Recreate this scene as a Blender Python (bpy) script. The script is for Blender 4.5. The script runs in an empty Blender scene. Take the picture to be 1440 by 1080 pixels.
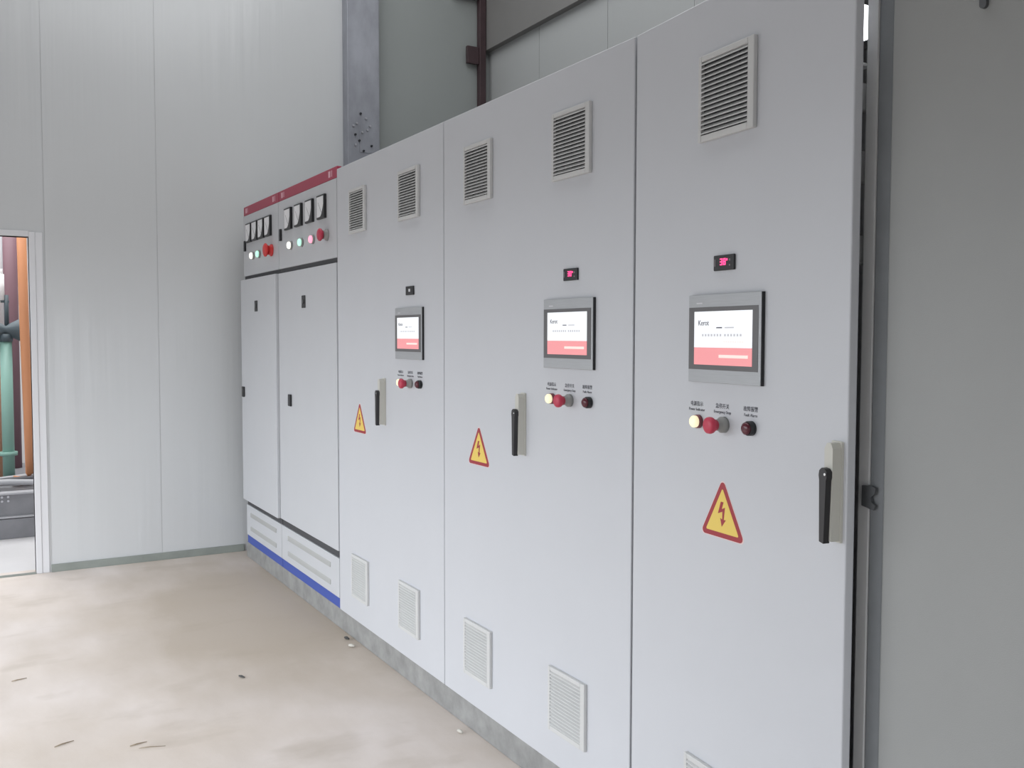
import bpy, bmesh, math, random
from mathutils import Vector, Matrix
random.seed(7)
S = bpy.context.scene
COL = S.collection
R = math.radians

# ------------------------------------------------------------------ materials
def new_mat(name):
    m = bpy.data.materials.new(name); m.use_nodes = True
    nt = m.node_tree
    return m, nt, nt.nodes['Principled BSDF']

def paint(name, rgb, rough=.5, metal=0., spec=.5, mottle=0., scale=6., bump=0., bscale=200., stretch=(1, 1, 1), emit=None, estr=0.):
    m, nt, b = new_mat(name)
    b.inputs['Base Color'].default_value = (*rgb, 1)
    b.inputs['Roughness'].default_value = rough
    b.inputs['Metallic'].default_value = metal
    b.inputs['Specular IOR Level'].default_value = spec
    if emit:
        b.inputs['Emission Color'].default_value = (*emit, 1)
        b.inputs['Emission Strength'].default_value = estr
    if mottle or bump:
        tc = nt.nodes.new('ShaderNodeTexCoord')
        mp = nt.nodes.new('ShaderNodeMapping'); mp.inputs['Scale'].default_value = stretch
        nt.links.new(tc.outputs['Object'], mp.inputs['Vector'])
    if mottle:
        n = nt.nodes.new('ShaderNodeTexNoise'); n.inputs['Scale'].default_value = scale
        n.inputs['Detail'].default_value = 5; n.inputs['Roughness'].default_value = .6
        nt.links.new(mp.outputs['Vector'], n.inputs['Vector'])
        cr = nt.nodes.new('ShaderNodeValToRGB')
        cr.color_ramp.elements[0].position = .3; cr.color_ramp.elements[1].position = .7
        cr.color_ramp.elements[0].color = (*[max(0, c * (1 - mottle)) for c in rgb], 1)
        cr.color_ramp.elements[1].color = (*[min(1, c * (1 + mottle)) for c in rgb], 1)
        nt.links.new(n.outputs['Fac'], cr.inputs['Fac'])
        nt.links.new(cr.outputs['Color'], b.inputs['Base Color'])
    if bump:
        n2 = nt.nodes.new('ShaderNodeTexNoise'); n2.inputs['Scale'].default_value = bscale
        n2.inputs['Detail'].default_value = 2
        nt.links.new(mp.outputs['Vector'], n2.inputs['Vector'])
        bp = nt.nodes.new('ShaderNodeBump'); bp.inputs['Strength'].default_value = bump
        bp.inputs['Distance'].default_value = .01
        nt.links.new(n2.outputs['Fac'], bp.inputs['Height'])
        nt.links.new(bp.outputs['Normal'], b.inputs['Normal'])
    return m

M = {}
M['cab'] = paint('cabinet_paint', (.55, .56, .59), .42, mottle=.012, scale=3, bump=.04, bscale=400)
M['gcab'] = paint('switchgear_paint', (.53, .54, .565), .45, mottle=.015, scale=3, bump=.04, bscale=400)
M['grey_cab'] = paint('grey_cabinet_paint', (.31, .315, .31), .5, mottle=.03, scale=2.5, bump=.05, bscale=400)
M['grille'] = paint('grille_plastic', (.57, .57, .565), .5)
M['dark_in'] = paint('grille_shadow_mesh', (.07, .07, .075), .9)
M['black'] = paint('black_plastic', (.012, .012, .014), .4)
M['black_soft'] = paint('black_lever_plastic', (.02, .018, .02), .35)
M['hmi'] = paint('brushed_grey_panel', (.40, .41, .425), .4, metal=.25, mottle=.06, scale=14, stretch=(1, 1, 30))
M['bezel'] = paint('dark_screen_bezel', (.12, .117, .12), .3)
M['logo_white'] = paint('pale_print', (.62, .62, .64), .5)
M['screen_w'] = paint('lit_screen_white', (.3, .3, .3), .3, emit=(.93, .96, 1.0), estr=.82)
M['screen_r'] = paint('lit_screen_red', (.3, .12, .12), .3, emit=(.86, .31, .33), estr=.82)
M['screen_t'] = paint('lit_screen_text', (.05, .05, .06), .4, emit=(.1, .1, .13), estr=.5)
M['screen_g'] = paint('lit_screen_faint_text', (.2, .2, .2), .4, emit=(.5, .5, .54), estr=.8)
M['screen_l'] = paint('lit_screen_pale_bar', (.3, .3, .3), .4, emit=(1., .75, .68), estr=.8)
M['led_red'] = paint('red_display_digits', (.5, .02, .08), .4, emit=(1., .06, .22), estr=2.2)
M['led_dim'] = paint('dim_display_mark', (.25, .2, .22), .4)
M['lamp_y'] = paint('lit_lamp_cream', (.6, .55, .4), .3, emit=(1., .90, .58), estr=.75)
M['lamp_p'] = paint('lit_lamp_pink', (.7, .3, .4), .3, emit=(1., .36, .50), estr=1.0)
M['lamp_g'] = paint('lit_lamp_green', (.4, .7, .55), .3, emit=(.5, 1., .78), estr=.8)
M['lamp_w'] = paint('lit_lamp_white', (.9, .9, .8), .3, emit=(1., .97, .86), estr=1.3)
M['lamp_ring'] = paint('dark_red_lamp_ring', (.2, .05, .06), .4)
M['estop'] = paint('red_button', (.50, .035, .075), .4)
M['estop2'] = paint('bright_red_button', (.62, .03, .03), .4)
M['collar'] = paint('grey_collar', (.30, .30, .29), .45)
M['buzz'] = paint('dark_red_lens', (.09, .012, .022), .25)
M['ink'] = paint('label_ink', (.05, .05, .065), .6)
M['yellow'] = paint('yellow_sticker', (.78, .57, .12), .5)
M['signred'] = paint('red_sticker', (.33, .024, .036), .5)
M['signedge'] = paint('pale_sticker_edge', (.78, .62, .60), .5)
M['handle'] = paint('beige_handle_metal', (.55, .54, .49), .4)
M['chrome'] = paint('bright_pin', (.7, .7, .7), .25, metal=1.)
M['frame_light'] = paint('cabinet_frame_paint', (.62, .62, .62), .5)
M['strip'] = paint('dark_grey_gasket_strip', (.20, .21, .22), .6, mottle=.08, scale=8)
M['keeper'] = paint('dull_lock_keeper', (.12, .125, .13), .5, metal=.5)
M['red_hdr'] = paint('red_header_paint', (.36, .035, .075), .45)
M['hdr_mark'] = paint('pink_white_header_print', (.70, .42, .48), .5)
M['meter_face'] = paint('white_meter_dial', (.80, .80, .82), .3)
M['blue'] = paint('blue_base_paint', (.045, .085, .36), .5)
M['groove'] = paint('louvre_shade', (.42, .42, .41), .6)
M['galv'] = paint('galvanised_steel', (.33, .34, .38), .45, metal=.35, mottle=.22, scale=5, stretch=(1, 1, .5))
M['plinth'] = paint('weathered_steel_channel', (.29, .29, .285), .6, metal=.2, mottle=.2, scale=11, bump=.1, bscale=60)
M['maroon'] = paint('maroon_primer_steel', (.055, .032, .036), .55, mottle=.2, scale=5)
M['wall_shadow'] = paint('grey_brown_shadow', (.20, .195, .19), .5, mottle=.05, scale=2)
M['bolt'] = paint('pale_bolt', (.5, .5, .54), .35, metal=.7)
M['hole'] = paint('dark_hole', (.02, .02, .025), .8)
M['base_strip'] = paint('grey_green_skirting', (.24, .26, .24), .6, mottle=.12, scale=6)
M['trim_w'] = paint('white_door_trim', (.66, .66, .68), .45)
M['ceil'] = paint('ceiling_sheet', (.30, .31, .32), .6)
M['outwall'] = paint('outer_hall_wall', (.58, .57, .57), .7)
M['orange'] = paint('orange_pipe_paint', (.57, .245, .115), .4)
M['maroon_p'] = paint('dull_maroon_pipe_paint', (.19, .105, .125), .5)
M['tan'] = paint('tan_pipe_paint', (.50, .27, .16), .45)
M['teal'] = paint('pale_green_pipe_paint', (.25, .44, .38), .4)
M['valve'] = paint('slate_valve_iron', (.06, .085, .10), .5)
M['white_pl'] = paint('white_plastic', (.78, .78, .78), .4)
M['skid'] = paint('grey_skid_steel', (.22, .22, .235), .5, mottle=.12, scale=6)
M['cable'] = paint('dark_cable_rubber', (.06, .06, .07), .5)
M['cable_l'] = paint('pale_cable_sheath', (.42, .42, .44), .5)
M['straw'] = paint('straw', (.30, .24, .17), .8)
M['chip'] = paint('pale_chip', (.55, .53, .48), .7)
M['scrap'] = paint('dark_scrap', (.05, .05, .05), .7)
M['led_tube'] = paint('lit_cabinet_tube', (.9, .9, .9), .4, emit=(.95, .98, 1.), estr=4.)

def wall_panel_mat(name, rgb, axis_stretch, rough=.3, bump=.25):
    """painted sandwich-panel sheet: fine vertical ribs and slight oil-canning"""
    m, nt, b = new_mat(name)
    b.inputs['Roughness'].default_value = rough
    tc = nt.nodes.new('ShaderNodeTexCoord')
    mp = nt.nodes.new('ShaderNodeMapping'); mp.inputs['Scale'].default_value = axis_stretch
    nt.links.new(tc.outputs['Object'], mp.inputs['Vector'])
    n = nt.nodes.new('ShaderNodeTexNoise'); n.inputs['Scale'].default_value = 1.; n.inputs['Detail'].default_value = 3
    nt.links.new(mp.outputs['Vector'], n.inputs['Vector'])
    bp = nt.nodes.new('ShaderNodeBump'); bp.inputs['Strength'].default_value = bump; bp.inputs['Distance'].default_value = .01
    nt.links.new(n.outputs['Fac'], bp.inputs['Height']); nt.links.new(bp.outputs['Normal'], b.inputs['Normal'])
    n2 = nt.nodes.new('ShaderNodeTexNoise'); n2.inputs['Scale'].default_value = 1.2; n2.inputs['Detail'].default_value = 4
    nt.links.new(tc.outputs['Object'], n2.inputs['Vector'])
    cr = nt.nodes.new('ShaderNodeValToRGB')
    cr.color_ramp.elements[0].color = (*[c * .97 for c in rgb], 1); cr.color_ramp.elements[1].color = (*[c * 1.03 for c in rgb], 1)
    nt.links.new(n2.outputs['Fac'], cr.inputs['Fac']); nt.links.new(cr.outputs['Color'], b.inputs['Base Color'])
    return m
M['wall'] = wall_panel_mat('white_wall_panel', (.56, .57, .58), (1, 9, .35), .19, .4)
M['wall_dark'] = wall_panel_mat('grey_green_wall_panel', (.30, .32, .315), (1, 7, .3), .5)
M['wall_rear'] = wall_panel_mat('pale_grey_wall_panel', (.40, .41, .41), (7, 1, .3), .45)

def floor_mat():
    m, nt, b = new_mat('beige_concrete')
    tc = nt.nodes.new('ShaderNodeTexCoord')
    n = nt.nodes.new('ShaderNodeTexNoise'); n.inputs['Scale'].default_value = 1.3; n.inputs['Detail'].default_value = 7; n.inputs['Roughness'].default_value = .55
    nt.links.new(tc.outputs['Object'], n.inputs['Vector'])
    cr = nt.nodes.new('ShaderNodeValToRGB')
    cr.color_ramp.elements[0].position = .32; cr.color_ramp.elements[1].position = .68
    cr.color_ramp.elements[0].color = (.62, .545, .485, 1); cr.color_ramp.elements[1].color = (.71, .645, .615, 1)
    nt.links.new(n.outputs['Fac'], cr.inputs['Fac'])
    # darker damp/dirt stains with soft outlines
    n3 = nt.nodes.new('ShaderNodeTexNoise'); n3.inputs['Scale'].default_value = 2.6; n3.inputs['Detail'].default_value = 4
    mp = nt.nodes.new('ShaderNodeMapping'); mp.inputs['Location'].default_value = (3.1, 1.7, 0); mp.inputs['Scale'].default_value = (1.6, .8, 1)
    nt.links.new(tc.outputs['Object'], mp.inputs['Vector']); nt.links.new(mp.outputs['Vector'], n3.inputs['Vector'])
    c3 = nt.nodes.new('ShaderNodeValToRGB'); c3.color_ramp.elements[0].position = .56; c3.color_ramp.elements[1].position = .75
    c3.color_ramp.elements[0].color = (0, 0, 0, 1); c3.color_ramp.elements[1].color = (.5, .5, .5, 1)
    nt.links.new(n3.outputs['Fac'], c3.inputs['Fac'])
    mx = nt.nodes.new('ShaderNodeMixRGB'); mx.inputs['Color2'].default_value = (.40, .34, .28, 1)
    nt.links.new(c3.outputs['Color'], mx.inputs['Fac']); nt.links.new(cr.outputs['Color'], mx.inputs['Color1'])
    # film of brown dirt trodden in along the far part of the row, ragged outline
    m4 = nt.nodes.new('ShaderNodeMapping'); m4.inputs['Location'].default_value = (.95, .22, 0); m4.inputs['Scale'].default_value = (.55, .95, 1)
    nt.links.new(tc.outputs['Object'], m4.inputs['Vector'])
    g4 = nt.nodes.new('ShaderNodeTexGradient'); g4.gradient_type = 'SPHERICAL'; nt.links.new(m4.outputs['Vector'], g4.inputs['Vector'])
    n4 = nt.nodes.new('ShaderNodeTexNoise'); n4.inputs['Scale'].default_value = 3.2; n4.inputs['Detail'].default_value = 6
    m5 = nt.nodes.new('ShaderNodeMapping'); m5.inputs['Scale'].default_value = (.6, 1.3, 1)
    nt.links.new(tc.outputs['Object'], m5.inputs['Vector']); nt.links.new(m5.outputs['Vector'], n4.inputs['Vector'])
    ml = nt.nodes.new('ShaderNodeMath'); ml.operation = 'MULTIPLY_ADD'; ml.inputs[1].default_value = 1.25; ml.inputs[2].default_value = -.45
    nt.links.new(n4.outputs['Fac'], ml.inputs[0])
    ad = nt.nodes.new('ShaderNodeMath'); ad.operation = 'MULTIPLY_ADD'; ad.inputs[1].default_value = 1.5; ad.use_clamp = True
    nt.links.new(g4.outputs['Fac'], ad.inputs[0]); nt.links.new(ml.outputs[0], ad.inputs[2])
    sc4 = nt.nodes.new('ShaderNodeMath'); sc4.operation = 'MULTIPLY'; sc4.inputs[1].default_value = .75; nt.links.new(ad.outputs[0], sc4.inputs[0])
    mx2 = nt.nodes.new('ShaderNodeMixRGB'); mx2.inputs['Color2'].default_value = (.40, .335, .265, 1)
    nt.links.new(sc4.outputs[0], mx2.inputs['Fac']); nt.links.new(mx.outputs['Color'], mx2.inputs['Color1'])
    nt.links.new(mx2.outputs['Color'], b.inputs['Base Color'])
    n2 = nt.nodes.new('ShaderNodeTexNoise'); n2.inputs['Scale'].default_value = 45; n2.inputs['Detail'].default_value = 4
    nt.links.new(tc.outputs['Object'], n2.inputs['Vector'])
    bp = nt.nodes.new('ShaderNodeBump'); bp.inputs['Strength'].default_value = .06; bp.inputs['Distance'].default_value = .01
    nt.links.new(n2.outputs['Fac'], bp.inputs['Height']); nt.links.new(bp.outputs['Normal'], b.inputs['Normal'])
    b.inputs['Roughness'].default_value = .7
    return m
M['floor'] = floor_mat()
M['outfloor'] = paint('pale_outer_concrete', (.60, .59, .595), .6, mottle=.05, scale=2)

# ------------------------------------------------------------------ mesh helpers
def box(bm, x0, x1, y0, y1, z0, z1, mat=0, bev=0.):
    vs = [bm.verts.new(p) for p in ((x0, y0, z0), (x1, y0, z0), (x1, y1, z0), (x0, y1, z0), (x0, y0, z1), (x1, y0, z1), (x1, y1, z1), (x0, y1, z1))]
    fs = [bm.faces.new([vs[i] for i in q]) for q in ((3, 2, 1, 0), (4, 5, 6, 7), (0, 1, 5, 4), (1, 2, 6, 5), (2, 3, 7, 6), (3, 0, 4, 7))]
    for f in fs: f.material_index = mat
    if bev:
        es = {e for f in fs for e in f.edges}
        r = bmesh.ops.bevel(bm, geom=list(es), offset=bev, segments=2, affect='EDGES', profile=.5)
        for f in r['faces']: f.material_index = mat
    return vs

def prism(bm, pts, y0, y1, mat=0):
    """polygon in x,z (counter-clockwise seen from -y) extruded from y0 (front) to y1"""
    a = [bm.verts.new((x, y0, z)) for x, z in pts]; c = [bm.verts.new((x, y1, z)) for x, z in pts]
    fs = [bm.faces.new(a), bm.faces.new(c[::-1])]
    n = len(pts)
    for i in range(n): fs.append(bm.faces.new((a[i], c[i], c[(i + 1) % n], a[(i + 1) % n])))
    for f in fs: f.material_index = mat
    return a, c

def lathe(bm, prof, seg=28, mat=0, cx=0., cz=0.):
    """revolve (radius, distance in front of the door) about the y axis through (cx, cz)"""
    rings = []
    for r, d in prof:
        rings.append([bm.verts.new((cx + r * math.cos(2 * math.pi * k / seg), -d, cz + r * math.sin(2 * math.pi * k / seg))) for k in range(seg)])
    for a, b in zip(rings, rings[1:]):
        for k in range(seg):
            f = bm.faces.new((a[k], a[(k + 1) % seg], b[(k + 1) % seg], b[k])); f.smooth = True; f.material_index = mat
    for rg in (rings[0][::-1], rings[-1]):
        f = bm.faces.new(rg); f.material_index = mat

def tube(bm, pts, r, seg=14, mat=0):
    pts = [Vector(p) for p in pts]; rings = []
    for i, p in enumerate(pts):
        t = (pts[min(i + 1, len(pts) - 1)] - pts[max(i - 1, 0)]).normalized()
        u = t.cross(Vector((0, 0, 1)) if abs(t.z) < .9 else Vector((0, 1, 0))).normalized(); v = t.cross(u)
        rr = r[i] if isinstance(r, (list, tuple)) else r
        rings.append([bm.verts.new(p + rr * (math.cos(2 * math.pi * k / seg) * u + math.sin(2 * math.pi * k / seg) * v)) for k in range(seg)])
    for a, b in zip(rings, rings[1:]):
        for k in range(seg):
            f = bm.faces.new((a[k], a[(k + 1) % seg], b[(k + 1) % seg], b[k])); f.smooth = True; f.material_index = mat
    bm.faces.new(rings[0][::-1]); bm.faces.new(rings[-1])

def obj(name, bm, mats, parent=None, label=None):
    bmesh.ops.recalc_face_normals(bm, faces=bm.faces[:])
    me = bpy.data.meshes.new(name); bm.to_mesh(me); bm.free()
    for m in (mats if isinstance(mats, (list, tuple)) else [mats]): me.materials.append(m)
    o = bpy.data.objects.new(name, me); COL.objects.link(o)
    if parent: o.parent = parent
    if label: o['label'] = label
    return o

def thing(name, label, cat, loc=(0, 0, 0), group=None):
    o = bpy.data.objects.new(name, None); COL.objects.link(o); o.location = loc
    o.empty_display_size = .1
    tag(o, label, cat, group); return o
def tag(o, label, cat, group=None):
    o['label'] = label; o['category'] = cat
    if group: o['group'] = group
    return o
def struct(name, bm, m):
    o = obj(name, bm, m); o['kind'] = 'structure'; return o

def text_bm(bm, body, size, x, z, y, align='CENTER', mat=0, sx=1.):
    """flat printed lettering as thin mesh standing in the x,z plane facing -y"""
    cu = bpy.data.curves.new('t', 'FONT'); cu.body = body; cu.size = size; cu.align_x = align; cu.extrude = .0003
    o = bpy.data.objects.new('t', cu); COL.objects.link(o)
    dg = bpy.context.evaluated_depsgraph_get()
    me = bpy.data.meshes.new_from_object(o.evaluated_get(dg))
    n0 = len(bm.verts); f0 = len(bm.faces)
    bm.from_mesh(me); bm.verts.ensure_lookup_table(); bm.faces.ensure_lookup_table()
    for v in bm.verts[n0:]:
        v.co = Vector((x + v.co.x * sx, y - v.co.z, z + v.co.y))
    for f in bm.faces[f0:]: f.material_index = mat
    bpy.data.objects.remove(o); bpy.data.curves.remove(cu); bpy.data.meshes.remove(me)

B = bmesh.new

# ------------------------------------------------------------------ door furniture (door coordinates: u along the door, z up, front face y = 0)
class Door:
    """places parts on a door leaf hinged at (hx, hy) and turned by ang"""
    def __init__(s, root, hx, ang=0.): s.root, s.hx, s.ang = root, hx, ang
    def put(s, name, bm, mats, u, z, parent=None, label=None):
        o = obj(name, bm, mats, parent or s.root, label)
        if parent is None:
            o.location = (s.hx + u * math.cos(s.ang), -u * math.sin(s.ang), z)
            o.rotation_euler = (0, 0, -s.ang)
        return o

GW, GH = .206, .208
def grille(d, u, z, label):
    w, h = GW / 2, GH / 2
    bm = B()
    t = .012
    box(bm, -w, -w + .012, -t, 0, -h, h, bev=.002); box(bm, w - .022, w, -t, 0, -h, h, bev=.002)
    box(bm, -w + .012, w - .022, -t, 0, h - .014, h, bev=.002); box(bm, -w + .012, w - .022, -t, 0, -h, -h + .016, bev=.002)
    g = d.put('vent_grille', bm, M['grille'], u, z, label=label)
    bm = B(); box(bm, -w + .012, w - .022, -.0015, 0, -h + .016, h - .014)
    for k in range(4):
        x = -w + .012 + (k + .05) * (GW - .034) / 4
        box(bm, x, x + .003, -.004, -.0015, -h + .016, h - .014)
    d.put('filter_mesh', bm, M['dark_in'], 0, 0, parent=g)
    bm = B(); n = 16; p = (GH - .030) / n
    for k in range(n):
        z0 = -h + .016 + (k + .18) * p
        a = [(-.0125, z0), (-.0125, z0 + .0022), (-.0035, z0 + .0105), (-.0035, z0 + .0083)]
        x0, x1 = -w + .011, w - .021
        va = [bm.verts.new((x0, y, q)) for y, q in a]; vb = [bm.verts.new((x1, y, q)) for y, q in a]
        bm.faces.new(va); bm.faces.new(vb[::-1])
        for i in range(4): bm.faces.new((va[i], vb[i], vb[(i + 1) % 4], va[(i + 1) % 4]))
    d.put('louvre_slats', bm, M['grille'], 0, 0, parent=g)

def screen(d, u, z, label):
    """touch panel, u,z = centre of the front plate"""
    W, H, T = .273, .215, .0105
    bm = B(); box(bm, -W / 2 + .001, W / 2, -T + .003, 0, -H / 2, H / 2)
    s = d.put('touch_screen', bm, M['black'], u, z, label=label)
    bm = B(); box(bm, -W / 2, W / 2 - .0015, -T, -T + .003, -H / 2, H / 2, bev=.001)
    d.put('front_plate', bm, M['hmi'], 0, 0, parent=s, label='brushed grey front plate')
    bm = B(); box(bm, -.105, -.082, -T - .0003, -T, .0855, .0885)
    d.put('plate_logo', bm, M['logo_white'], 0, 0, parent=s)
    bm = B(); z0, z1 = -.076, .077
    box(bm, -W / 2 + .002, W / 2 - .010, -T - .0008, -T, z0, z1)
    d.put('bezel', bm, M['bezel'], 0, 0, parent=s, label='dark bezel around the lit display')
    bm = B(); y = -T - .0012; x0, x1 = -.112, .107; a, b = -.064, .0665; sp = a + (b - a) * .325
    box(bm, x0, x1, y, -T - .0008, sp, b, 0); box(bm, x0, x1, y, -T - .0008, a, sp, 1)
    box(bm, -.014, .093, y - .0003, y, a + .018, a + .0255, 2)
    # unreadable small print on the page, copied as marks
    wdt = x1 - x0
    text_bm(bm, 'Kerot', .0185, x0 + .016, b - .034, y - .0003, 'LEFT', 3, .95)
    for i, (q, l) in enumerate(((.40, .022), (.545, .014), (.61, .02))):
        box(bm, x0 + q * wdt, x0 + q * wdt + l, y - .0003, y, b - .0415, b - .0385, 4 if i else 3)
    for i in range(7): box(bm, x0 + .032 + i * .0115, x0 + .038 + i * .0115, y - .0003, y, b - .061, b - .055, 4)
    for i in range(6): box(bm, x0 + .118 + i * .0115, x0 + .124 + i * .0115, y - .0003, y, b - .061, b - .055, 4)
    for i in range(9): box(bm, x0 + .115 + i * .0085, x0 + .1205 + i * .0085, y - .0003, y, b - .0755, b - .0725, 5)
    d.put('display', bm, [M['screen_w'], M['screen_r'], M['screen_l'], M['screen_t'], M['screen_g'], M['screen_l']], 0, 0, parent=s, label='lit display page, white above and red below')

SEG = {'0': 'abcdef', '3': 'abgcd', '8': 'abcdefg'}
def seven(bm, ch, x, z, w, h, t, y, mat=0):
    q = dict(a=(x, x + w, z + h - t, z + h), d=(x, x + w, z, z + t), g=(x, x + w, z + h / 2 - t / 2, z + h / 2 + t / 2),
             f=(x, x + t, z + h / 2, z + h), b=(x + w - t, x + w, z + h / 2, z + h), e=(x, x + t, z, z + h / 2), c=(x + w - t, x + w, z, z + h / 2))
    for s in SEG[ch]:
        a, b, c, e = q[s]; box(bm, a, b, y, y + .0006, c, e, mat)

def thermo(d, u, z, digits, label):
    w, h = .038, .0185
    bm = B(); box(bm, -w, w, -.007, 0, -h, h, bev=.002)
    t = d.put('temperature_display', bm, M['black'], u, z, label=label)
    bm = B()
    if digits:
        seven(bm, digits[0], -.012, -.006, .009, .016, .0026, -.0078); seven(bm, digits[1], .0, -.006, .009, .016, .0026, -.0078)
        box(bm, .012, .016, -.0078, -.0072, .004, .009)
        d.put('digits', bm, M['led_red'], 0, 0, parent=t, label='glowing red digits')
        for q in ((.022, .026, .003, .008), (.022, .026, -.009, -.005), (-.033, -.030, -.008, .009)):
            bm = B(); box(bm, q[0], q[1], -.0076, -.007, q[2], q[3]); d.put('key_mark', bm, M['led_dim'], 0, 0, parent=t)
    else:
        box(bm, -.006, .010, -.0076, -.007, -.005, .007)
        d.put('display_mark', bm, M['logo_white'], 0, 0, parent=t, label='pale unlit mark')

def buttons(d, ul, ue, ua, z, ulab, zlab, which):
    bm = B(); lathe(bm, [(.017, 0), (.017, .008), (.0155, .0105)])
    o = d.put('indicator_lamp', bm, M['lamp_ring'], ul, z)
    bm = B(); lathe(bm, [(.0148, .0105), (.0148, .018), (.012, .0215), (.006, .023)])
    d.put('lens', bm, M['lamp_y'], 0, 0, parent=o, label='lit cream lens')
    bm = B(); lathe(bm, [(.0195, 0), (.0195, .010), (.0165, .013), (.0135, .020), (.0135, .026)])
    o = d.put('emergency_stop', bm, M['collar'], ue, z, label='grey collar of the emergency stop')
    bm = B(); lathe(bm, [(.0135, .026), (.0155, .034), (.0195, .038), (.0205, .043), (.0195, .049), (.016, .052), (.008, .0535)])
    d.put('mushroom_button', bm, M['estop'], 0, 0, parent=o, label='red mushroom button')
    bm = B(); lathe(bm, [(.0172, 0), (.0172, .012), (.0155, .015)])
    o = d.put('alarm_lamp', bm, M['black'], ua, z)
    bm = B(); lathe(bm, [(.0150, .015), (.0145, .019), (.011, .0225), (.005, .024)])
    d.put('lens', bm, M['buzz'], 0, 0, parent=o, label='unlit dark red lens')
    for u, (cn, en) in zip(ulab, (('电源指示', 'Power Indicator'), ('急停开关', 'Emergency Stop'), ('故障报警', 'Fault Alarm'))):
        bm = B()
        text_bm(bm, cn, .0130, 0, .0035, -.0003); text_bm(bm, en, .0100, 0, -.0095, -.0003)
        d.put('caption', bm, M['ink'], u, zlab)

def sign(d, u, z, w=.168):
    """u,z = centre of the base edge"""
    def tri(s, dz, rr, n=5):
        h = s * .866; out = []
        C = [(-s / 2, 0), (s / 2, 0), (0, h)]
        cen = (0, h / 3)
        for i, (px, pz) in enumerate(C):
            ax, az = cen[0] - px, cen[1] - pz; L = math.hypot(ax, az)
            ox, oz = px + ax / L * 2 * rr, pz + az / L * 2 * rr
            base = [R(210), R(330), R(90)][i]
            for k in range(n + 1):
                a = base - R(60) + R(120) * k / n
                out.append((ox + rr * math.cos(a), dz + oz + rr * math.sin(a)))
        return out
    bm = B(); prism(bm, tri(w + .006, -.002, .010), -.0006, 0)
    s = d.put('warning_sign', bm, M['signedge'], u, z, label='triangular high-voltage warning sticker')
    bm = B(); prism(bm, tri(w, 0, .010), -.0010, -.0006)
    d.put('sign_border', bm, M['signred'], 0, 0, parent=s)
    bm = B(); prism(bm, tri(w - .042, .0122, .003), -.0014, -.0010)
    d.put('sign_field', bm, M['yellow'], 0, 0, parent=s)
    bm = B(); k = .90
    P = [(.003, .093), (-.008, .0935), (-.020, .060), (-.001, .067), (-.0015, .0455), (-.010, .049), (-.003, .026), (.0135, .046), (.005, .0455), (.0095, .0795), (-.004, .0735)]
    P = [(x * k + .002, zz * k + .004) for x, zz in P]
    prism(bm, P[::-1], -.0018, -.0014)
    d.put('lightning_bolt', bm, M['signred'], 0, 0, parent=s)

def handle(d, u, z):
    """u = right edge of the base, z = its bottom; 0.21 tall"""
    bm = B()
    # raised base with a sloped top and side flange
    prism(bm, [(-.029, 0), (0, 0), (0, .207), (-.004, .209), (-.029, .209)], -.006, 0)
    pts = [(-.027, .004), (-.002, .004), (-.002, .195), (-.008, .206), (-.020, .206), (-.027, .195)]
    a, c = prism(bm, pts, -.028, -.006)
    for v in a:
        v.co.x = -.0145 + (v.co.x + .0145) * .92
    h = d.put('handle', bm, M['handle'], u, z, label='beige raised handle base')
    bm = B()
    P = [(-.024, .003), (-.010, .0), (-.005, .130), (-.003, .136), (-.003, .148), (-.009, .154), (-.019, .156), (-.027, .150), (-.029, .140), (-.027, .130)]
    a, c = prism(bm, P, -.042, -.026)
    for v in a: v.co.x = -.016 + (v.co.x + .016) * .86
    d.put('lever', bm, M['black_soft'], 0, 0, parent=h, label='black swing lever')
    bm = B(); lathe(bm, [(.0028, .042), (.0028, .0435)], 12, cx=-.009, cz=.143)
    d.put('lock_pin', bm, M['chrome'], 0, 0, parent=h)

# ------------------------------------------------------------------ the three control cabinets
ZB, ZT = .102, 2.300
def control_cabinet(x0, x1, label, ang=0., digits='38'):
    root = thing('control_cabinet', label, 'electrical cabinet', (x0, 0, ZB), 'grey control cabinets in the row')
    d = Door(root, 0, ang)
    w = x1 - x0; zb = 0; zt = ZT - ZB
    bm = B()
    if ang:
        # open-fronted shell: the door stands ajar
        s = .025
        box(bm, .004, s, .03, .60, zb, zt); box(bm, w - s, w, .0, .60, zb, zt)
        box(bm, s, w - s, .03, .60, zt - s, zt); box(bm, s, w - s, .03, .60, zb, zb + s); box(bm, s, w - s, .575, .60, zb + s, zt - s)
    else:
        box(bm, .003, w - .003, .026, .60, zb, zt - .002)
    obj('body', bm, M['frame_light'] if ang else M['cab'], root)
    bm = B(); L = w if ang else w
    box(bm, .0025, L - (.0 if ang else .0025), .0, .0235, zb + .001, zt, bev=.003)
    o = d.put('door', bm, M['cab'], 0, 0)
    return root, d

def fit(d, uv, zv, ul, zl, hm, zh, th, zth, digits, bt, zbt, lab, zlab, sg, zsg, hd, zhd):
    z = -ZB
    for u in uv: grille(d, u, zv + z, None)
    for u in ul: grille(d, u, zl + z, None)
    thermo(d, th, zth + z, digits, None)
    screen(d, hm, zh + z, None)
    buttons(d, *bt, zbt + z, lab, zlab + z, None)
    sign(d, sg, zsg + z); handle(d, hd, zhd + z)

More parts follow.
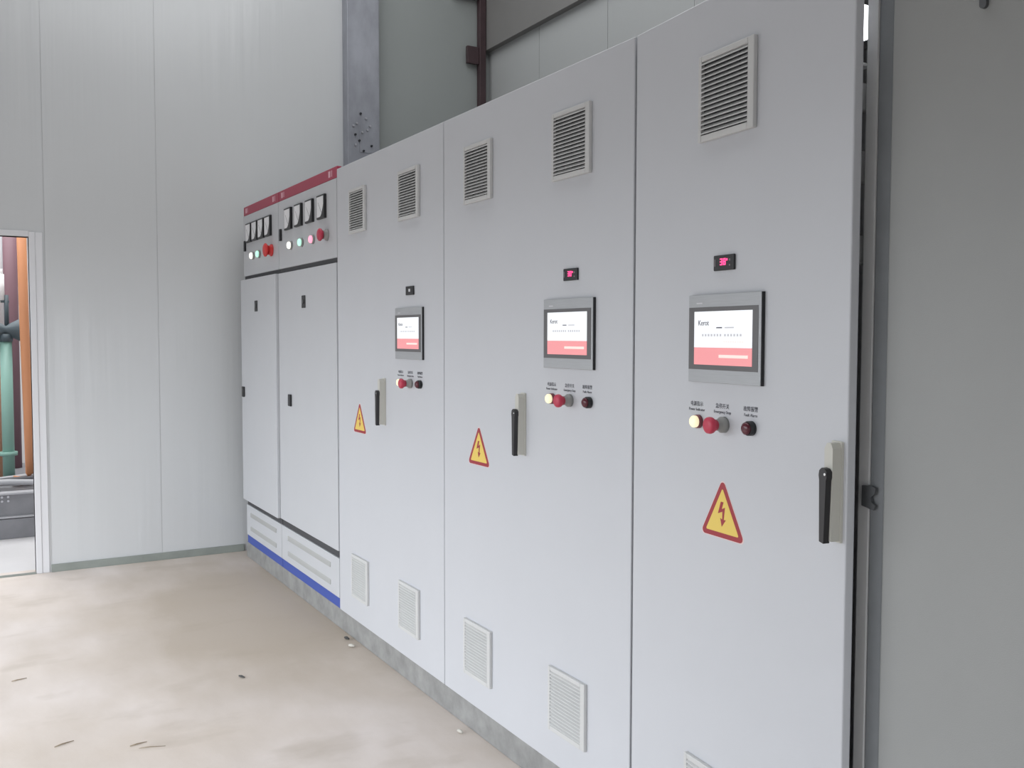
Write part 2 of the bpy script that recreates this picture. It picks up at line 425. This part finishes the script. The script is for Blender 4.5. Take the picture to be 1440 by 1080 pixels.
rA, dA = control_cabinet(-1.2, 0, 'wide pale grey control cabinet beside the red-topped switchgear, small blank display above its screen')
o = 1.2
fit(dA, (-.905 + o, -.318 + o), 2.066, (-.900 + o, -.330 + o), .322, -.317 + o, 1.489, -.312 + o, 1.667, None,
    (-.407 + o, -.313 + o, -.215 + o), 1.281, (-.418 + o, -.318 + o, -.222 + o), 1.318, -.903 + o, 1.022, -.584 + o, 1.083)
rB, dB = control_cabinet(0, 1.2, 'wide pale grey control cabinet in the middle of the three with lit screens')
fit(dB, (.290, .893), 2.064, (.288, .883), .318, .883, 1.486, .891, 1.667, '30',
    (.785, .885, .990), 1.281, (.780, .882, .978), 1.318, .290, 1.010, .623, 1.081)
rC, dC = control_cabinet(1.204, 2.0, 'narrow pale grey control cabinet at the right, its door slightly ajar', R(4.5))
fit(dC, (.400,), 2.058, (.370,), .306, .404, 1.473, .397, 1.655, '38',
    (.300, .400, .500), 1.266, (.291, .392, .496), 1.302, .398, .990, .787, 1.055)
# inside of the ajar door: strip of terminal blocks and a cabinet lamp, seen through the gap; joint strip and lock keeper on its frame
def seen_in_gap(z0, z1, m, name):
    bm = B(); box(bm, -.03, .0, .0, .03, z0 - ZB, z1 - ZB, bev=.002)
    q = obj(name, bm, m, rC); q.location = (1.954 - 1.204, .012, 0); return q
for z0, z1, m, nm in ((2.10, 2.165, 'led_tube', 'cabinet_lamp'), (2.04, 2.047, 'white_pl', 'terminal_block'), (1.95, 2.005, 'white_pl', 'terminal_block'),
                      (1.80, 1.865, 'white_pl', 'terminal_block'), (1.63, 1.69, 'white_pl', 'terminal_block')):
    seen_in_gap(z0, z1, M[m], nm)
bm = B(); box(bm, 0, .034, .004, .05, 0, ZT - ZB, bev=.002)
q = obj('joint_strip', bm, M['strip'], rC, 'dark grey joint strip beside the frame'); q.location = (.797, 0, 0)
bm = B()
P = [(0, 0), (.030, -.006), (.034, .004), (.024, .010), (.022, .020), (.032, .028), (.034, .040), (.024, .044), (0, .042)]
prism(bm, P, -.006, 0); lathe(bm, [(.003, .006), (.003, .0072)], 10, cx=.008, cz=.034)
q = obj('lock_keeper', bm, M['keeper'], rC, 'dull metal lock keeper on the frame'); q.location = (.784, 0, 1.128 - ZB)

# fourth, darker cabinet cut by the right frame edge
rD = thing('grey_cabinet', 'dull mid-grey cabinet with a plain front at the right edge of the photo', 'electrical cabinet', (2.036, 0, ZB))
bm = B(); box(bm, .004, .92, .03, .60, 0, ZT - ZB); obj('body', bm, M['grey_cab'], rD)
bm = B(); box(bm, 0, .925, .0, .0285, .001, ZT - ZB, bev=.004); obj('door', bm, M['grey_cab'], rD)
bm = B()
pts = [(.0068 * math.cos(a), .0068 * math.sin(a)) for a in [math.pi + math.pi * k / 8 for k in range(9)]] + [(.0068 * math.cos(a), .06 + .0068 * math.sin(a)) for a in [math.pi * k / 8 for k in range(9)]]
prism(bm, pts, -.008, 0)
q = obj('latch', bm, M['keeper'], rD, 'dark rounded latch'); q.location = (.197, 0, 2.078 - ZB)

# ------------------------------------------------------------------ the two red-topped switchgear cabinets
def switchgear(x0, w, label, lamps, meter_right, groove, red):
    root = thing('switchgear_cabinet', label, 'electrical cabinet', (x0, 0, ZB), 'red-topped switchgear cabinets')
    zz = lambda z: z - ZB
    bm = B(); box(bm, .003, w - .003, .028, .60, zz(.15), zz(2.30)); obj('body', bm, M['gcab'], root)
    bm = B(); box(bm, .002, w - .002, .006, .60, 0, zz(.152)); obj('base_rail', bm, M['blue'], root, 'blue base rail')
    bm = B(); box(bm, .004, w - .004, .004, .028, zz(2.262), zz(2.318), bev=.002)
    h = obj('header_strip', bm, M['red_hdr'], root, 'red header strip')
    for q, e in ((.05, .03), (.095, .01), (w - .13, .03), (w - .085, .01)):
        bm = B(); box(bm, q, q + e, .0034, .004, zz(2.275), zz(2.306))
        obj('printed_mark', bm, M['hdr_mark'], h, 'pale printed mark')
    for q in (.12, w - .12):
        bm = B(); lathe(bm, [(.016, 0), (.016, .01)], 14)
        e = obj('lifting_eye', bm, M['chrome'], root); e.location = (q, .10, zz(2.325))
    # instrument door
    bm = B(); box(bm, .004, w - .004, .0, .028, zz(1.868), zz(2.259), bev=.003)
    obj('instrument_panel', bm, M['gcab'], root)
    for k in range(4):
        xr = meter_right[k] - x0
        bm = B(); box(bm, -.12, 0, -.014, 0, 0, .122, bev=.002)
        m = obj('panel_meter', bm, M['black'], root, 'black square panel meter with white dial'); m.location = (xr, 0, zz(2.078))
        bm = B()
        arc = [(-.012 - .055 + .055 * math.sin(a) * 1.0, .010 + .060 - .060 * math.cos(a)) for a in [R(90) * j / 6 for j in range(7)]]
        arc = [(-.070 + .058 * (j / 6) ** .8, .010 + .062 * (j / 6) ** 1.7) for j in range(7)]
        prism(bm, [(-.112, .010)] + arc + [(-.012, .113), (-.112, .113)], -.0148, -.014)
        obj('dial', bm, M['meter_face'], m)
        bm = B(); prism(bm, [(-.040, .03), (-.038, .031), (-.088, .085), (-.089, .084)], -.0152, -.0148)
        obj('pointer', bm, M['black'], m)
    for x, kind in lamps:
        bm = B(); lathe(bm, [(.024, 0), (.024, .009), (.020, .011)])
        o = obj('indicator_lamp', bm, M['collar'], root); o.location = (x - x0, 0, zz(1.987))
        bm = B(); lathe(bm, [(.020, .011), (.020, .019), (.014, .024), (.006, .026)])
        obj('lens', bm, M[kind], o, {'lamp_w': 'lit white lens', 'lamp_g': 'lit green lens', 'lamp_p': 'lit pink-red lens'}[kind])
    x, rr, m = red
    bm = B(); lathe(bm, [(rr * .9, 0), (rr * .9, .008), (rr * .7, .012), (rr * .7, .024)])
    o = obj('emergency_stop', bm, M['estop2'] if w < .9 else M['collar'], root); o.location = (x - x0, 0, zz(1.990))
    bm = B(); lathe(bm, [(rr * .6, .024), (rr * .8, .030), (rr, .036), (rr, .043), (rr * .8, .048), (rr * .4, .050)])
    obj('mushroom_button', bm, M[m], o, 'red mushroom button')
    bm = B(); box(bm, -.013, .013, -.012, 0, -.034, .034, bev=.003)
    o = obj('panel_latch', bm, M['black'], root, 'black latch of the instrument panel'); o.location = (.058, 0, zz(2.062))
    # dark strips that paint in the gap shade above and below the lower door
    for za, zb_ in ((1.838, 1.872), (.356, .402)):
        bm = B(); box(bm, .004, w - .004, .008, .029, zz(za), zz(zb_)); obj('gap_shade_strip', bm, M['dark_in'], root, 'dark strip for the shade in the door joint')
    # lower door
    yd = -.022 if w < .9 else -.005
    bm = B(); box(bm, .002, w - .002, yd, .026, zz(.396), zz(1.842), bev=.003); obj('door', bm, M['gcab'], root)
    xl = w / 2 - .02
    bm = B()
    box(bm, -.03, .03, yd - .004, yd, -.034, .034, bev=.002)
    o = obj('lock_window', bm, M['black'], root, 'black lock window'); o.location = (xl, 0, zz(1.664))
    bm = B(); lathe(bm, [(.012, .004), (.012, .008)], 16); q = obj('lock_barrel', bm, M['keeper'], o); q.location = (0, yd, 0)
    bm = B(); box(bm, -.022, .022, yd - .012, yd, -.034, .034, bev=.004)
    o = obj('door_latch', bm, M['black'], root, 'black door latch'); o.location = (.06 + .165 * (w > .9), 0, zz(1.112))
    # louvred base panel
    bm = B(); box(bm, .003, w - .003, .0, .028, zz(.156), zz(.358), bev=.002); lp = obj('louvre_panel', bm, M['gcab'], root)
    for zc in (.302, .212):
        bm = B()
        for k in range(3):
            z0 = zz(zc) + (k - 1.5) * .009
            x0_, x1_ = w * .13, w * .87
            va = [bm.verts.new((x0_, y, q)) for y, q in ((0, z0), (-.005, z0), (0, z0 + .008))]
            vb = [bm.verts.new((x1_, y, q)) for y, q in ((0, z0), (-.005, z0), (0, z0 + .008))]
            bm.faces.new(va); bm.faces.new(vb[::-1])
            for i in range(3): bm.faces.new((va[i], vb[i], vb[(i + 1) % 3], va[(i + 1) % 3]))
        obj('louvre_row', bm, M['groove'], lp, 'greyish row of louvre slots')
    return root
switchgear(-3.0, .798, 'red-topped switchgear cabinet in the corner against the white wall, the narrower one',
           ((-2.756, 'lamp_w'), (-2.61, 'lamp_g')), (-2.775, -2.63, -2.485, -2.335), None, (-2.34, .040, 'estop2'))
switchgear(-2.2, .998, 'red-topped switchgear cabinet with three lit lamps, the wider one beside the control cabinets',
           ((-1.95, 'lamp_w'), (-1.755, 'lamp_g'), (-1.565, 'lamp_p')), (-1.925, -1.738, -1.547, -1.352), None, (-1.345, .032, 'estop'))

# steel channel under the row
bm = B(); box(bm, -3.03, 3.0, .006, .60, 0, ZB - .001, bev=.003)
tag(obj('base_channel', bm, M['plinth']), 'long mottled grey steel base channel under the row of cabinets', 'base')

# ------------------------------------------------------------------ room shell
XW, YR, YF, XR, ZC = -3.2, 1.95, -3.4, 6.5, 5.2
DY0, DY1, DZ = -2.15, -1.252, 2.08
bm = B(); box(bm, XW - .12, XR, YF, YR, -.1, 0); struct('floor', bm, M['floor'])
bm = B(); box(bm, XW - .1, XR, YF, YR + .1, ZC, ZC + .1); struct('ceiling', bm, M['ceil'])
bm = B()
g = .0022
for y0, y1, z0, z1 in ((YF, DY0, 0, ZC), (DY0, DY1, DZ, ZC), (DY1, -1.165 - g, 0, ZC), (-1.165 + g, -.506 - g, 0, ZC), (-.506 + g, .80, 0, ZC)):
    box(bm, XW - .08, XW, y0, y1, z0, z1)
for yy in (-1.165, -.506): box(bm, XW - .08, XW - .003, yy - g, yy + g, 0, ZC)
struct('wall_left', bm, M['wall'])
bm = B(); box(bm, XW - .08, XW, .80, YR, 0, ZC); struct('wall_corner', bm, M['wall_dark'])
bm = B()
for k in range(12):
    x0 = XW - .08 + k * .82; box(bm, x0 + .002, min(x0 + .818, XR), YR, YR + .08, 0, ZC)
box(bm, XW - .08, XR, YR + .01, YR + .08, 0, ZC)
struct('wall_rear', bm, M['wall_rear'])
RY0, RY1, RZ = -3.1, -.2, 1.75
bm = B(); box(bm, XR, XR + .1, YF, RY0, 0, ZC); box(bm, XR, XR + .1, RY1, YR, 0, ZC); box(bm, XR, XR + .1, RY0, RY1, RZ, ZC); struct('wall_right', bm, M['wall'])
# front wall behind the photographer with a wide daylight opening
OX0, OX1, OZ = -2.9, 2.2, 2.1
bm = B()
box(bm, XW - .1, OX0, YF - .1, YF, 0, ZC); box(bm, OX1, XR, YF - .1, YF, 0, ZC); box(bm, OX0, OX1, YF - .1, YF, OZ, ZC)
struct('wall_front', bm, M['wall'])
bm = B(); box(bm, XW, XW + .012, DY1 + .085, .03, 0, .048, bev=.002); box(bm, XW, XW + .012, YF, DY0 - .085, 0, .048); box(bm, XW, XW + .012, DY0, DY1, 0, .012)
struct('baseboard_left', bm, M['base_strip'])
# doorway lining and casing
bm = B()
for y0, y1 in ((DY1, DY1 + .035), (DY0 - .035, DY0)): box(bm, XW - .085, XW + .010, y0, y1, 0, DZ + .03, bev=.003)
for y0, y1 in ((DY1 + .035, DY1 + .075), (DY0 - .075, DY0 - .035)): box(bm, XW, XW + .006, y0, y1, 0, DZ + .03, bev=.002)
box(bm, XW - .085, XW + .010, DY0, DY1, DZ, DZ + .035, bev=.003)
struct('door_1', bm, M['trim_w'])
# dark sheet added high on the rear wall in place of a soft shadow
bm = B(); box(bm, XW + .02, 3.0, YR - .05, YR, 3.66, ZC - .05); struct('rear_shadow_sheet', bm, M['wall_shadow'])

# galvanised column on the left wall behind the switchgear
c = thing('steel_column', 'galvanised grey steel column rising behind the switchgear cabinets', 'column', (XW, .88, 0))
bm = B(); box(bm, .0, .10, -.115, .125, 0, ZC, bev=.004); obj('shaft', bm, M['galv'], c)
bm = B(); box(bm, .10, .104, -.03, .122, 2.78, 2.93, bev=.001); obj('splice_plate', bm, M['galv'], c)
bolts = [(-.05, 2.98, 0), (-.02, 3.05, 1), (-.06, 2.90, 1), (.02, 3.02, 0), (.03, 2.94, 0), (-.03, 2.86, 1), (-.06, 2.83, 0), (0, 2.79, 1), (.06, 2.83, 1), (-.075, 2.96, 0), (.05, 2.97, 0), (-.01, 2.92, 0)]
for y, z, k in bolts:
    bm = B(); tube(bm, [(.10, 0, 0), (.109, 0, 0)], .008, 10)
    b_ = obj('bolt', bm, M['hole'] if k else M['bolt'], c); b_.location = (.0035 if -.03 < y < .122 and z < 2.93 else 0, y, z)
# maroon corner post with a bracket, and maroon beam above
c = thing('corner_post', 'dark maroon post in the corner behind the cabinets with a small bracket', 'post', (XW + .03, YR - .085, 0))
bm = B(); box(bm, -.02, .03, -.025, .03, 0, ZC, bev=.004); obj('shaft', bm, M['maroon'], c)
bm = B(); box(bm, -.01, .02, -.125, -.026, 3.545, 3.675, bev=.004); obj('bracket', bm, M['maroon'], c)
bm = B(); box(bm, XW + .002, XW + .06, 1.62, YR - .12, 4.035, 4.16, bev=.004)
tag(obj('wall_beam', bm, M['maroon']), 'dark maroon beam high on the corner wall beside the post', 'beam')

# ------------------------------------------------------------------ hall beyond the doorway
bm = B(); box(bm, -8.2, XW - .12, -4, 1, -.1, 0); struct('floor_outside', bm, M['outfloor'])
bm = B(); box(bm, -8.3, -8.2, -4, 1, -.1, 3.6); struct('wall_outside', bm, M['outwall'])
bm = B(); box(bm, -8.3, XW - .08, 1, 1.1, -.1, 3.6); box(bm, -8.3, XW - .08, -4.1, -4, -.1, 3.6); struct('wall_outside_end', bm, M['outwall'])
bm = B(); box(bm, -8.3, XW - .08, -4, 1, 3.6, 3.7); struct('sky_block_outside', bm, M['ceil'])  # unseen roof, added to keep the bright sky off the hall
c = thing('equipment_skid', 'grey steel equipment skid on the pale floor beyond the doorway', 'machine base', (-4.42, -1.6, 0))
bm = B(); box(bm, -1.8, 0, -.9, .9, 0, .145, bev=.004); obj('lower_beam', bm, M['skid'], c)
bm = B(); box(bm, -.10, .004, -.9, .9, .150, .164, bev=.002); box(bm, -.10, .004, -.9, .9, .322, .336, bev=.002); obj('flange', bm, M['cable_l'], c)
bm = B(); box(bm, -1.8, -.02, -.9, .9, .146, .334, bev=.003); obj('upper_beam', bm, M['skid'], c)
for y in (.205, .245):
    for z in (.275, .305):
        bm = B(); tube(bm, [(-.021, y, z), (-.010, y, z)], .008, 10); obj('bolt', bm, M['bolt'], c)
for k, (z, m, a) in enumerate(((.380, 'cable', -.49), (.380, 'cable_l', -.42), (.380, 'cable', -.235), (.380, 'cable_l', -.14))):
    bm = B(); tube(bm, [(-4.43 + a, -2.3 + t * .16, z + .018 * math.sin(t * .9 + k)) for t in range(10)], .022, 10)
    tag(obj('power_cable', bm, M[m]), ['dark cable lying on the skid, farthest from the doorway', 'pale cable lying on the skid beside the pipe feet', 'dark cable lying on the skid, nearer the doorway', 'pale cable along the front edge of the skid'][k], 'cable', 'cables on the skid')
def pipe(name, label, pts, r, m, flanges=()):
    c = thing(name, label, 'pipe', pts[0])
    p0 = Vector(pts[0]); bm = B(); tube(bm, [Vector(p) - p0 for p in pts], r); obj('pipe_run', bm, M[m], c)
    for p in flanges:
        bm = B(); q = Vector(p) - p0; tube(bm, [q - Vector((0, 0, .015)), q + Vector((0, 0, .015))], r * 1.5); obj('flange', bm, M[m], c)
    return c
pipe('orange_pipe', 'orange vertical pipe beside the right jamb of the doorway', [(-4.75, -1.31, .385), (-4.75, -1.25, .372), (-4.75, -1.205, .38), (-4.75, -1.190, .43), (-4.75, -1.196, .9), (-4.75, -1.208, 1.6), (-4.75, -1.218, 2.9)], .034, 'orange')
pipe('green_pipe', 'pale green vertical pipe below the dark valve', [(-5.0, -1.325, .336), (-5.0, -1.325, 1.43)], .043, 'teal', [(-5.0, -1.325, .56)])
pipe('tan_pipe', 'tan vertical pipe at the far left beyond the doorway', [(-5.3, -1.40, .336), (-5.3, -1.40, 2.14)], .045, 'tan')
pipe('maroon_pipe', 'dull maroon vertical pipe behind the orange pipe', [(-5.9, -1.25, .336), (-5.9, -1.25, 3.2)], .06, 'maroon_p')
c = thing('valve', 'dark slate valve on top of the pale green pipe', 'valve', (-5.0, -1.325, 1.43))
bm = B(); tube(bm, [(0, -.10, .09), (0, -.09, .09), (0, 0, .09), (0, .09, .09), (0, .105, .09)], [.085, .085, .035, .085, .085], 18); obj('valve_body', bm, M['valve'], c)
bm = B(); tube(bm, [(0, 0, 0), (0, 0, .06)], .05, 18); obj('flange', bm, M['valve'], c)
bm = B(); tube(bm, [(0, .01, .12), (0, .01, .36)], .016, 12); obj('stem', bm, M['valve'], c)
bm = B(); tube(bm, [(0, -.022, .32), (0, -.022, .52)], .022, 14); tube(bm, [(0, -.022, .52), (0, -.022, .56)], .012, 10); obj('actuator', bm, M['white_pl'], c, 'white actuator cylinder')
bm = B(); box(bm, -.012, .012, -.03, .03, .30, .318); obj('actuator_bracket', bm, M['valve'], c)
bm = B(); tube(bm, [(-5.45, -1.335, .336), (-5.45, -1.335, 3.2)], .018, 12)
tag(obj('conduit', bm, M['cable_l']), 'thin pale grey conduit rising behind the valve', 'pipe')

# ------------------------------------------------------------------ litter on the floor
def scrap(name, label, cat, x, y, L, w, h, rot, m):
    bm = B()
    tube(bm, [(-L / 2, 0, h / 2), (-L * .1, L * .04, h / 2 + .0005), (L / 2, -L * .02, h / 2)], [w * .3, w * .5, w * .25], 8)
    o = obj(name, bm, m); o.location = (x, y, w * .25 - h / 2 + h / 2); o.rotation_euler = (0, 0, rot); tag(o, label, cat, 'dry twigs on the floor' if name == 'twig' else None)
scrap('wire_offcut', 'tiny black offcut alone in the middle of the floor', 'scrap', -.757, -.604, .035, .010, .006, .5, M['scrap'])
scrap('twig', 'short dark twig near the bottom edge of the floor, directly above a pale stalk', 'twig', -.266, -1.099, .06, .005, .004, 1.75, M['straw'])
scrap('twig', 'long thin pale stalk lying directly below a short dark twig', 'twig', -.216, -1.06, .09, .003, .003, 1.3, M['straw'])
scrap('twig', 'thin dry twig at the lower left of the floor', 'twig', -.401, -1.332, .07, .005, .004, 1.95, M['straw'])
scrap('twig', 'short dry twig at the left edge of the floor', 'twig', -1.20, -1.44, .06, .005, .004, 1.8, M['straw'])
scrap('stone_chip', 'pale chip lying beside the steel base channel', 'scrap', -.90, -.05, .034, .016, .010, .6, M['chip'])
scrap('rubber_scrap', 'small dark scrap against the steel base channel', 'scrap', -1.02, -.03, .035, .014, .01, .3, M['scrap'])
scrap('paint_chip', 'small pale flake by the base channel below the middle control cabinet', 'scrap', .225, -.045, .03, .014, .006, .2, M['chip'])

# ------------------------------------------------------------------ light: daylight from the wide opening, added fill for the room and the hall beyond
def area(name, loc, rot, sx, sy, power, col=(1, 1, 1)):
    l = bpy.data.lights.new(name, 'AREA'); l.shape = 'RECTANGLE'; l.size = sx; l.size_y = sy; l.energy = power; l.color = col
    o = bpy.data.objects.new(name, l); COL.objects.link(o); o.location = loc; o.rotation_euler = rot; return o
p_ = area('daylight_opening', ((OX0 + OX1) / 2, YF - .05, OZ / 2), (R(90), 0, 0), OX1 - OX0, OZ, 1.)
p2 = area('daylight_side_opening', (XR + .05, (RY0 + RY1) / 2, RZ / 2), (R(90), 0, R(90)), RY1 - RY0, RZ, 1.)
p2.data.cycles.is_portal = True
p_.data.cycles.is_portal = True      # only guides the sampling of the sky through the opening
area('roof_fill', (.1, 0., ZC - .06), (0, 0, 0), 6.4, 2.6, 130, (.97, .99, 1))  # added fill with no roof window behind it, lifts upper walls and floor
area('hall_fill', (-5.2, -1.5, 3.5), (0, 0, 0), 3.0, 3.0, 150, (.98, .99, 1))  # added fill, no lamp is built in the hall
w = bpy.data.worlds.new('world'); S.world = w; w.use_nodes = True
# overcast daylight: bright sky, paler ground below the horizon
nt = w.node_tree; bg = nt.nodes['Background']
tc = nt.nodes.new('ShaderNodeTexCoord'); sx = nt.nodes.new('ShaderNodeSeparateXYZ'); nt.links.new(tc.outputs['Generated'], sx.inputs['Vector'])
cr = nt.nodes.new('ShaderNodeValToRGB'); mr = nt.nodes.new('ShaderNodeMapRange')
mr.inputs['From Min'].default_value = -1; nt.links.new(sx.outputs['Z'], mr.inputs['Value']); nt.links.new(mr.outputs['Result'], cr.inputs['Fac'])
cr.color_ramp.elements[0].position = .48; cr.color_ramp.elements[0].color = (.15, .148, .146, 1)
cr.color_ramp.elements[1].position = .52; cr.color_ramp.elements[1].color = (.90, .95, 1, 1)
nt.links.new(cr.outputs['Color'], bg.inputs['Color']); bg.inputs['Strength'].default_value = 5.4

# ------------------------------------------------------------------ camera
cd = bpy.data.cameras.new('camera'); cam = bpy.data.objects.new('camera', cd); COL.objects.link(cam)
cd.sensor_fit = 'HORIZONTAL'; cd.sensor_width = 36; cd.lens = 1331.75 / 1440 * 36; cd.clip_start = .05
yaw, pitch, roll = 1.0453, .0503, .0017
fw = Vector((-math.sin(yaw) * math.cos(pitch), math.cos(yaw) * math.cos(pitch), -math.sin(pitch)))
r = Vector((math.cos(yaw), math.sin(yaw), 0)); u = r.cross(fw)
r2 = math.cos(roll) * r + math.sin(roll) * u; u2 = -math.sin(roll) * r + math.cos(roll) * u
mw = Matrix((r2, u2, -fw)).transposed().to_4x4(); mw.translation = Vector((3.3144, -1.6158, 1.4779))
cam.matrix_world = mw
S.camera = cam
v = S.view_settings; v.view_transform = 'Standard'; v.look = 'None'; v.gamma = 1; v.use_curve_mapping = False; v.exposure = 0.0
